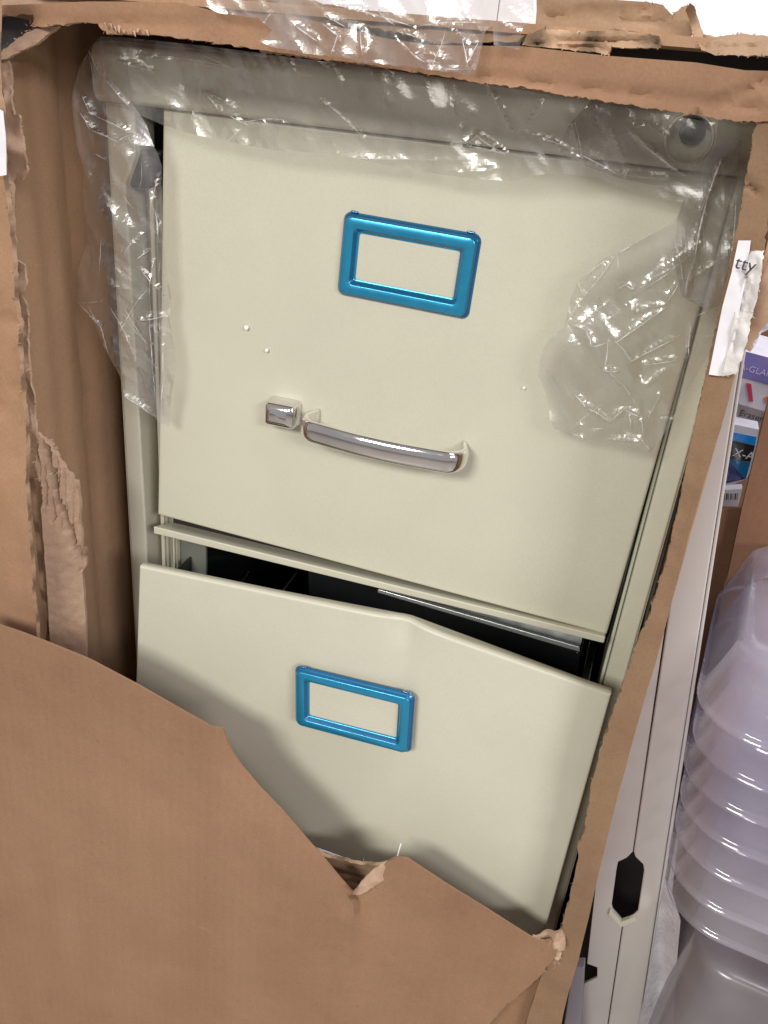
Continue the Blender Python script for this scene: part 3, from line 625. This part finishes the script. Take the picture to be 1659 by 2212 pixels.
# flaps and gap shade behind at the top left
sheet('top_flap_or_gap_shade', [(-80, -40), (390, -40), (390, 9), (300, 14), (150, 20), (60, 26), (-80, 30)], yy(YF + .012), M_torn, car, .004, grid=14, frays=.2, relief=rel(.004, 30, seed=23), label='crushed top flap at the upper left corner')
sheet('top_flap_or_gap_shade', [(380, -60), (560, -60), (570, 2, 2), (470, 16, 2), (400, 10, 1)], yy(YF + .016), M_dark, car, .002, grid=30)  # near-black sheet painting the shade of a gap, not a board flap
sheet('torn_layer', [(395, -10, 2), (560, -20), (610, -30), (690, 6, 2), (790, 22, 2), (860, 34, 2), (970, 50, 2.5), (1060, 62, 2.5), (1140, 72, 2), (1120, 90, 2), (1040, 92, 2), (930, 92, 2.5), (880, 74, 3), (780, 55, 2), (690, 30, 2.5), (590, 14, 2), (450, 12, 2)], yy(YF + .008), M_kraft_h, car, .003, grid=9, edge_mat=M_edge_x, frays=.4, relief=rel(.003, 30, seed=24, crease=[((500, 0), (1100, 75), .003, 5)]))

# ------------------------------------------------------------------ polythene bag
bag = thing('plastic_bag', 'clear crinkled polythene bag torn and hanging over the cabinet front and carton edge', 'plastic bag', (XL + .1, YF, 1.2))
FA = 1.25
def cr(base, creases, a=.002, s=30, seed=0, extra=40, amp=.0035, bbox=None):
    rnd = random.Random(seed); cs = list(creases)
    if bbox:
        for _ in range(extra):
            u = rnd.uniform(bbox[0], bbox[2]); v = rnd.uniform(bbox[1], bbox[3]); th = rnd.gauss(bbox[4], .6); L = rnd.uniform(20, 120)
            cs.append(((u, v), (u + L * math.cos(th), v + L * math.sin(th)), rnd.uniform(-1, 1) * amp, rnd.uniform(3, 9)))
    def g(u, v, p):
        q1 = Vector((p.x * 1.25 + p.z * .6, 0, p.z * .75 - p.x * .35)) * s * 1.5 + Vector((seed, 4, 2)); q2 = Vector((p.x * .7, 0, p.z * 1.4 + p.x)) * s * 3.4 + Vector((seed, 9, 2))
        d = a * noise.noise(p * s + Vector((seed, 1, 2))) + a * FA * noise.voronoi(q1)[0][0] + a * FA * .16 * noise.voronoi(q2)[0][0]
        for (A, B, h, wd) in cs:
            if min(A[0], B[0]) - 5 * wd < u < max(A[0], B[0]) + 5 * wd and min(A[1], B[1]) - 5 * wd < v < max(A[1], B[1]) + 5 * wd:
                dd, t = segd((u, v), A, B)
                if dd < 5 * wd: d += h * .34 * (math.exp(-dd / wd)) * min(1, 4 * t + .3, 4 * (1 - t) + .3)
        return Vector((0, -d, 0))
    g.creases = list(creases) + cs[len(creases)::3]; return g
GR = 6.5
def film_piece(pts, fn, mm, grid, relief):
    o = sheet('film', pts, fn, mm, bag, 0, grid=grid, relief=relief, smooth=False, edge_mat=M_fold)
    poly = [(p[0], p[1]) for p in pts]; vs = []; fs = []
    rnd = random.Random(len(pts))
    for (A, B, h, wd) in relief.creases:
        L = math.hypot(B[0] - A[0], B[1] - A[1]); n = max(3, int(L / 7)); w_ = min(1, abs(h) / .006); bow = rnd.uniform(-.05, .05) * L; ring = []
        for k in range(n + 1):
            t = k / n; bb = bow * math.sin(PI * t); u = A[0] + (B[0] - A[0]) * t - (B[1] - A[1]) / L * bb; v = A[1] + (B[1] - A[1]) * t + (B[0] - A[0]) / L * bb
            if not inside((u, v), poly): ring.append(None); continue
            p = Vector(fn(u, v)); p = p + relief(u, v, p) + Vector((0, -.0003, 0))
            r = (.00016 + .00042 * w_ * abs(noise.noise(Vector((u * .09, v * .09, 5))) + .35)) * math.sin(PI * (.08 + .84 * t))
            ring.append((p, r))
        dd = Vector(fn(*B)) - Vector(fn(*A)); n1 = dd.cross(Vector((0, 1, 0))).normalized()
        for k in range(n):
            if ring[k] and ring[k + 1]:
                b0 = len(vs)
                for (p, r) in (ring[k], ring[k + 1]): vs += [p + n1 * r, p + Vector((0, -r * .9, 0)), p - n1 * r]
                fs += [(b0, b0 + 1, b0 + 4, b0 + 3), (b0 + 1, b0 + 2, b0 + 5, b0 + 4)]
    bm = bmesh.new(); bm.from_mesh(o.data); off = rootloc(bag); nv = [bm.verts.new(p - off) for p in vs]
    for f_ in fs:
        nf = bm.faces.new([nv[i] for i in f_]); nf.material_index = 1; nf.smooth = True
    bm.to_mesh(o.data); bm.free()
top_pts = [(226, 80, 1), (300, 84), (450, 100), (829, 150), (1130, 195), (1600, 275), (1590, 360), (1545, 400), (1500, 440), (1479, 436), (1429, 430), (1380, 418), (1329, 400), (1294, 383), (1240, 376), (1179, 375), (1104, 391), (1040, 386), (929, 372), (829, 355), (725, 331), (655, 328), (600, 325), (520, 311), (450, 296), (400, 284), (352, 270), (300, 245), (262, 225), (230, 190)]
film_piece(top_pts, lambda u, v: P(u, v, -.021 - .004 * math.sin(u * .012)), M_film, GR, cr(0, [
    ((255, 130), (350, 158), .004, 5), ((445, 198), (488, 245), .005, 4), ((448, 200), (518, 236), .005, 4), ((500, 248), (540, 272), .004, 4), ((300, 120), (520, 150), .002, 6), ((690, 205), (795, 305), .004, 4), ((728, 140), (745, 185), .004, 5),
    ((1012, 315), (1040, 285), .006, 4), ((1030, 290), (1095, 332), .006, 4), ((1014, 314), (1094, 332), .006, 4), ((1060, 190), (1110, 285), .004, 4), ((1130, 280), (1180, 215), .004, 4), ((1130, 280), (1330, 372), .004, 5), ((1250, 220), (1345, 350), .005, 5), ((1230, 290), (1260, 310), .005, 5), ((1325, 372), (1480, 385), .003, 5), ((1320, 305), (1395, 265), .004, 5), ((1395, 265), (1450, 300), .004, 5), ((1020, 240), (1000, 285), .003, 4), ((980, 220), (990, 260), .003, 4), ((720, 340), (1000, 345), .002, 8)],
    .0028, 30, 3, 16, .003, (230, 100, 1500, 400, .5)))
right_pts = [(1545, 318, 1), (1600, 300), (1612, 420), (1586, 543), (1578, 610), (1569, 682), (1545, 740), (1517, 786), (1480, 850), (1448, 914), (1425, 950), (1406, 973), (1350, 962), (1292, 952), (1240, 940), (1198, 924), (1190, 905), (1180, 850), (1164, 807), (1170, 770), (1178, 744), (1200, 715), (1222, 699), (1234, 640), (1250, 606), (1300, 560), (1350, 535), (1400, 510), (1440, 490), (1458, 474), (1480, 440), (1510, 390)]
film_piece(right_pts, lambda u, v: P(u, v, -.016 - .006 * math.sin((u - 1160) * .008)), M_film2, 5.5, cr(0, [
    ((1260, 600), (1310, 560), .007, 4), ((1312, 548), (1326, 556), .006, 4), ((1326, 556), (1262, 638), .007, 4), ((1262, 638), (1225, 700), .004, 4), ((1330, 548), (1404, 505), .006, 4), ((1250, 606), (1262, 638), .005, 4),
    ((1335, 624), (1352, 612), .006, 4), ((1352, 612), (1372, 624), .006, 4), ((1380, 630), (1520, 520), .007, 6), ((1330, 735), (1440, 660), .006, 6), ((1440, 650), (1470, 600), .007, 5), ((1400, 600), (1500, 545), .004, 6),
    ((1235, 696), (1265, 708), .005, 4), ((1268, 712), (1280, 745), .006, 4), ((1280, 745), (1310, 736), .005, 4), ((1315, 730), (1308, 790), .006, 4), ((1330, 728), (1365, 775), .006, 4), ((1362, 776), (1470, 720), .006, 5), ((1390, 785), (1470, 772), .007, 4), ((1493, 700), (1488, 772), .008, 3.5), ((1305, 792), (1340, 795), .006, 4),
    ((1244, 850), (1272, 878), .008, 5), ((1272, 878), (1320, 908), .008, 5), ((1320, 905), (1350, 880), .008, 5), ((1350, 880), (1385, 895), .007, 4), ((1360, 895), (1365, 920), .006, 4), ((1385, 895), (1390, 935), .006, 4), ((1310, 945), (1388, 944), .008, 4), ((1388, 946), (1408, 968), .008, 4), ((1310, 790), (1380, 880), .004, 7), ((1430, 840), (1400, 900), .004, 6), ((1515, 480), (1505, 510), .008, 4), ((1530, 420), (1560, 340), .008, 4), ((1530, 420), (1510, 470), .007, 5), ((1235, 930), (1262, 942), .006, 4)],
    .0034, 30, 8, 26, .004, (1200, 520, 1540, 940, -.7)))
left_pts = [(229, 80, 1), (198, 105), (185, 130), (176, 154), (168, 193), (166, 235), (168, 276), (176, 320), (185, 358), (190, 430), (190, 524), (182, 560), (175, 589), (170, 649), (188, 670), (207, 695), (225, 735), (243, 773), (276, 851), (305, 875), (340, 897), (352, 912), (368, 920), (372, 880), (386, 796), (380, 740), (368, 681), (371, 620), (363, 566), (358, 500), (356, 474), (354, 410), (353, 358), (346, 330), (334, 303), (320, 270), (303, 243), (287, 218), (250, 170)]
film_piece(left_pts, lambda u, v: P(u, v, -.014 - .010 * math.sin(max(0, min(1, (u - 165) / 200)) * PI)), M_film2, 5.5, cr(0, [
    ((188, 205), (206, 248), .008, 4), ((206, 248), (286, 284), .006, 4), ((185, 240), (205, 280), .005, 4), ((205, 280), (262, 305), .007, 4), ((262, 305), (290, 292), .007, 3.5), ((290, 292), (302, 318), .006, 3.5), ((198, 108), (230, 170), .005, 4), ((230, 165), (290, 235), .004, 5), ((200, 120), (212, 200), .004, 4),
    ((350, 380), (330, 470), .007, 4), ((335, 430), (355, 520), .006, 4), ((172, 650), (235, 645), .009, 4), ((172, 650), (230, 700), .008, 5), ((200, 655), (240, 760), .007, 5), ((300, 560), (330, 540), .005, 4), ((310, 580), (365, 640), .006, 4), ((305, 690), (365, 680), .006, 4), ((340, 700), (352, 720), .007, 4), ((340, 560), (330, 640), .006, 4), ((250, 660), (300, 780), .005, 5), ((330, 640), (350, 880), .004, 6), ((276, 851), (345, 895), .004, 4), ((205, 330), (235, 345), .005, 4), ((360, 720), (356, 890), .006, 4)],
    .0034, 36, 12, 34, .004, (180, 320, 375, 860, 1.2)))
up_pts = [(455, -30), (450, 14, 1), (480, 30, 1), (560, 40, 1), (590, 66, 1), (560, 90, 2), (600, 104, 2), (680, 118, 2), (740, 124, 2), (800, 136, 2), (900, 146, 2), (1010, 162, 2), (1030, 158), (1040, 110), (1052, 66), (1066, 55), (1068, 98), (1124, 108, 1), (1132, 62), (1154, 45), (1154, -30)]
film_piece(up_pts, lambda u, v: P(u, v, YF - .006), M_film2, 6, cr(0, [
    ((480, 80), (540, 78), .006, 4), ((560, 70), (590, 30), .004, 4), ((640, 55), (690, 90), .005, 4), ((700, 50), (735, 78), .006, 4), ((735, 78), (720, 120), .006, 4), ((780, 60), (790, 125), .005, 4), ((890, 110), (925, 136), .007, 4), ((1005, 85), (1018, 150), .007, 4), ((1035, 95), (1010, 150), .005, 4), ((900, 60), (1040, 50), .004, 6), ((880, 75), (900, 80), .006, 4), ((720, 10), (900, 60), .005, 5), ((960, 150), (1030, 150), .006, 4)],
    .003, 30, 15, 26, .004, (460, 0, 1150, 150, .7)))

M_film3 = film('polythene_doubled', (.66, .64, .60), .09, .3, .8)
veil = [(1280, 215, 1), (1400, 232, 1), (1432, 240), (1430, 300), (1446, 338), (1480, 354), (1520, 348), (1545, 312), (1552, 256), (1640, 262, 1), (1640, 300), (1610, 420), (1590, 560), (1578, 610), (1560, 655), (1530, 668), (1500, 655), (1474, 640), (1464, 600), (1455, 560), (1462, 474), (1478, 425), (1420, 400), (1340, 385), (1270, 360), (1210, 330), (1230, 270)]
film_piece(veil, lambda u, v: P(u, v, -.028 + .006 * math.sin(v * .02)), M_film3, 6.5, cr(0, [((1560, 340), (1530, 420), .007, 5), ((1530, 420), (1500, 560), .006, 5), ((1500, 560), (1480, 640), .005, 5), ((1590, 420), (1560, 640), .003, 8), ((1230, 230), (1260, 350), .004, 5), ((1350, 270), (1480, 380), .004, 6)], .0026, 26, 33, 12, .003, (1280, 240, 1600, 700, 1.2)))

# ------------------------------------------------------------------ white storage cabinet leaning beside the carton
YW = .03
sc = thing('storage_cabinet', 'white metal storage cabinet with two narrow doors and black pull slot beside carton', 'cabinet', (.12, .15, 0))
def quad(name, pts, y, dy, mm, parent, bv=.0015, **k):
    vs = [P(u, v, y) for u, v in pts]; n = len(vs); vs2 = [p + Vector((0, dy, 0)) for p in vs]
    fs = [tuple(range(n)), tuple(range(2 * n - 1, n - 1, -1))] + [(i, (i + 1) % n, n + (i + 1) % n, n + i) for i in range(n)]
    o = mesh(name, vs + vs2, fs, mm, parent, **k)
    return bevel(o, bv, 3) if bv else o
def seam(v): return 1445 - (v - 1313) * .1465
def redge(v): return 1529 - (v - 1288) * .1525 + 2
L0 = 300; B0 = 3300
quad('door', [(seam(700) + 1, 700), (seam(1840) + 1, 1840), (1372, 1852), (1389, 1868), (1391, 1882), (1378, 1968), (1370, 1976), (seam(1988) + 1, 1990), (seam(2700) + 1, 2700), (redge(2700) - 9, 2700), (redge(700) - 9, 700)], YW, .0025, M_white, sc, .0018, label='right door')
quad('door_edge', [(redge(700) - 8, 700), (redge(2700) - 8, 2700), (redge(2700), 2700), (redge(700), 700)], YW + .001, .01, M_white, sc, .0015)
quad('door', [(seam(700) - 1, 700), (seam(1840) - 1, 1840), (1354, 1853), (1335, 1862), (1332, 1876), (1321, 1955), (1324, 1966), (seam(1988) - 1, 1990), (seam(2700) - 1, 2700), (1175, 2700), (1262, 2125), (1290, 2112), (1290, 2090), (1268, 2082), (1310, 1700), (1400, 1300), (1520, 800), (1530, 700)], YW + .001, .0025, M_white, sc, .0018, label='left door')
quad('slot_shade_block', [(1500, 650), (1100, 2800), (redge(2800) - 30, 2800), (redge(650) - 30, 650)], YW + .05, .25, M_dark, sc, 0)  # near-black block standing in for the shade behind slot and hole
quad('pull_lip', [(1318, 1964), (1342, 1992), (1374, 1980), (1376, 1990), (1341, 2004), (1314, 1976)], YW - .0008, .004, M_cream2, sc, .0005)
lc2 = P(1276, 2104, YW)
# dark bluish strip painting the shadow in the gap beside the carton
tag(quad('gap_shade_strip', [(1236, 2090), (1262, 2090), (1230, 2700), (1150, 2700)], .0, .01, painted('grey_lilac', (.20, .19, .22), .5), None, .001), 'bluish grey strip painting the shadow between the carton and the white cabinet, bottom of the picture', 'shade strip')

# ------------------------------------------------------------------ cardboard box with retail packs behind
bx = thing('cardboard_box', 'brown open cardboard box holding retail packs behind the clear tubs', 'box', P(1620, 1500, .3))
M_brown = cardboard('brown_box', (.25, .13, .075), 'x', .15)
quad('front_wall', [(1500, 1098), (1603, 1098), (1560, 1290), (1470, 1760), (1350, 2400), (1300, 2400)], .19, .004, M_brown, bx, 0)
quad('side_wall', [(1675, 810), (1659, 866), (1604, 1092), (1562, 1290), (1480, 1680), (1400, 2400), (2100, 2400), (2100, 810)], .178, .004, M_brown, bx, 0)
quad('back_wall', [(1560, 640), (1800, 640), (1800, 1200), (1500, 1200)], .42, .004, M_brown, bx, 0)
M_purple = simple('purple_card', (.19, .17, .42), .35, coat=.3); M_paper = simple('white_card', (.80, .78, .86), .4, coat=.3); M_grey = simple('grey_card', (.30, .26, .26), .5)
M_red = simple('red_print', (.65, .06, .12), .4); M_cyan = simple('cyan_print', (.0, .30, .85), .2, coat=.8); M_blk = simple('black_print', (.015, .013, .018), .3, coat=.4)
M_teal = simple('teal_print', (.0, .13, .33), .3, coat=.4); M_navy = simple('navy_print', (.015, .03, .16), .3, coat=.4); M_lilac = simple('lilac_ink', (.50, .44, .68), .5); M_orange = simple('orange_print', (.85, .3, .08), .4)
def flat(name, pts, y, mm, parent, t=.0004): return quad(name, pts, y, t, mm, parent, 0)
pk = thing('retail_pack', 'purple and white retail pack lettered A-GLAN, topmost in the brown box', 'retail pack', P(1620, 905, .25))
quad('carton_body', [(1602, 757), (1720, 790), (1720, 905), (1652, 889), (1637, 928), (1576, 905), (1578, 868), (1584, 810)], .2420, .08, M_paper, pk, 0)
flat('purple_top', [(1602, 757), (1659, 772), (1720, 788), (1720, 850), (1659, 831), (1584, 810)], .2412, M_purple, pk)
flat('grey_side', [(1578, 868), (1652, 889), (1637, 936), (1575, 912)], .2412, M_grey, pk)
flat('red_stripe', [(1612, 827), (1623, 830), (1627, 868), (1618, 867)], .2412, M_red, pk)
flat('orange_mark', [(1649, 860), (1662, 855), (1662, 868), (1653, 869)], .2412, M_orange, pk)
sl = P(1659, 824, .24) - P(1600, 808, .24)
text('lettering', 'A-GLANCE', .0072, P(1596, 797, .2405), sl, (0, 0, 1), M_lilac, pk, .0001)
text('lettering', 'Eraser', .0075, P(1595, 897, .2405), sl, (0, 0, 1), M_blk, pk, .0001)
pk = thing('retail_pack', 'blue and black retail pack lettered X-A below the purple and white one', 'retail pack', P(1600, 1060, .22))
quad('carton_body', [(1583, 916), (1640, 928), (1626, 1010), (1612, 1035), (1560, 1055), (1566, 950)], .2200, .06, M_paper, pk, 0)
flat('cyan_band', [(1577, 933), (1634, 944), (1631, 962), (1570, 948)], .2192, M_cyan, pk)
flat('black_band', [(1570, 949), (1631, 963), (1621, 998), (1564, 989)], .2190, M_blk, pk)
flat('navy_panel', [(1564, 989), (1610, 1035), (1559, 1046)], .2190, M_navy, pk)
flat('teal_panel', [(1565, 990), (1621, 999), (1611, 1035)], .2188, M_teal, pk)
sl = P(1631, 963, .219) - P(1570, 949, .219)
text('lettering', 'X-ACTO', .0098, P(1582, 984, .2185), sl, (0, 0, 1), M_paper, pk, .0001)
bc = tag(quad('barcode_card', [(1556, 1058), (1604, 1055), (1594, 1096), (1551, 1100)], .205, .01, M_paper, None, .0005), 'white card with a barcode at the bottom of the retail packs', 'card')
for k, wd in enumerate((2.2, 1, 3, 1.2, 2.6, 1, 2.8, 1.5)):
    u = 1560 + k * 4.6; quad('bar', [(u, 1066), (u + wd, 1066), (u + wd - 1, 1079), (u - 1, 1080)], .2044, .0004, M_ink, bc, 0)
# crumpled white tissue
tag(sheet('paper_towel', [(1659, 652), (1690, 640), (1690, 700), (1645, 720), (1629, 752), (1600, 752), (1603, 700, 1), (1630, 672, 1)], lambda u, v: P(u, v, .2), M_paper, None, .002, grid=5, relief=rel(.004, 90, seed=40)), 'folded white paper towel above the purple pack', 'paper towel')

# ------------------------------------------------------------------ clear plastic tubs, nested upside down
M_tub = film('clear_plastic', (.88, .86, .94), .34, .12, 1.1, -.2, (.93, .91, .97, 1), (3, 3, 3))
GT = 'clear plastic tubs stacked at lower right'
yaw = math.radians(-6.6)
def tub_mesh(wx, wy, h, r):
    rings = []
    def rr(ins, z, rad): return [(a, b, z) for a, b in rrect(wx - 2 * ins, wy - 2 * ins, max(.004, rad), 10)]
    rings = [rr(-.002, 0, r + .002), rr(-.0036, .001, r + .0036), rr(-.0036, .0030, r + .0036), rr(-.001, .0042, r), rr(0, .0055, r), rr(0, .012, r), rr(.004, h * .5, r - .003), rr(.008, h - .008, r - .006), rr(.0095, h - .003, r - .007), rr(.013, h, r - .010), rr(.03, h, r - .02)]
    v, f = loft(rings, cap=False); n = len(rings[0]); f.append(tuple(range((len(rings) - 1) * n, len(rings) * n)))
    return v, f
cx0 = PZ(1570, 1440, 1.02)      # front-left corner of the top face
wx, wy = .34, .205
org = Vector((cx0.x + .006, cx0.y, 0))
def place(xl, yl, z):           # local (from front-left corner) -> world
    return Vector((org.x + xl * math.cos(yaw) - yl * math.sin(yaw), org.y + xl * math.sin(yaw) + yl * math.cos(yaw), z))
names = ['topmost', 'second', 'third', 'fourth', 'fifth', 'sixth', 'seventh']
Ht = .050; first = None; lean = math.radians(-7.0)
for k, nm in enumerate(names):
    if first is None:
        v, f = tub_mesh(wx, wy, Ht, .040); first = mesh('plastic_tub', v, f, M_tub, None, True, base=(0, 0, 0)); o = first
    else: o = first.copy(); link(o)
    zz = 1.028 - Ht - k * .0285
    c = place(wx / 2 - .012, wy / 2 - .012, zz) + Vector((.115 * (1.02 - Ht - zz) + .001 * math.sin(k * 2.3), .001 * math.cos(k * 3), -math.tan(-lean) * 0)); o.location = c; o.rotation_euler = (0, lean * 0, yaw + .008 * math.sin(k * 1.7))
    tag(o, (nm if k else 'topmost smooth') + ' clear plastic tub from the top of the lilac stack', 'plastic tub', GT)
# small fitting on the top tub
M_frost = film('frosted_plastic', (.55, .53, .55), .5, .25, .8, -.2, (.55, .53, .56, 1), (3, 3, 3))
v, f = tub_mesh(.36, .24, .30, .035); lt_ = mesh('storage_bin', v, f, M_frost, None, True, base=(0, 0, 0)); lt_.location = place(.205, .095, .485); lt_.rotation_euler = (0, 0, yaw)
tag(lt_, 'frosted grey plastic bin under the stack of clear tubs', 'storage bin')
M_fr2 = simple('frosted_sleeve', (.50, .48, .52), .35, coat=.3, bs=.6, bd=.002)
tag(sheet('plastic_sleeve', [(1437, 1895), (1452, 1930), (1470, 1990), (1462, 2080), (1452, 2260), (1370, 2260), (1392, 2150), (1410, 2060), (1425, 1960)], lambda u, v: P(u, v, .022 - .00025 * abs(u - 1425)), M_fr2, None, .002, grid=9, relief=rel(.002, 40, seed=44)), 'whitish plastic sleeve standing between the white cabinet and the grey bin', 'plastic sleeve')
# added cardboard carton supporting the stack
tag(box('added_support_carton', (.13, -.03, .0), (.50, .24, .478), M_brown, None, .002), 'added brown carton under the grey plastic bin at lower right', 'carton')
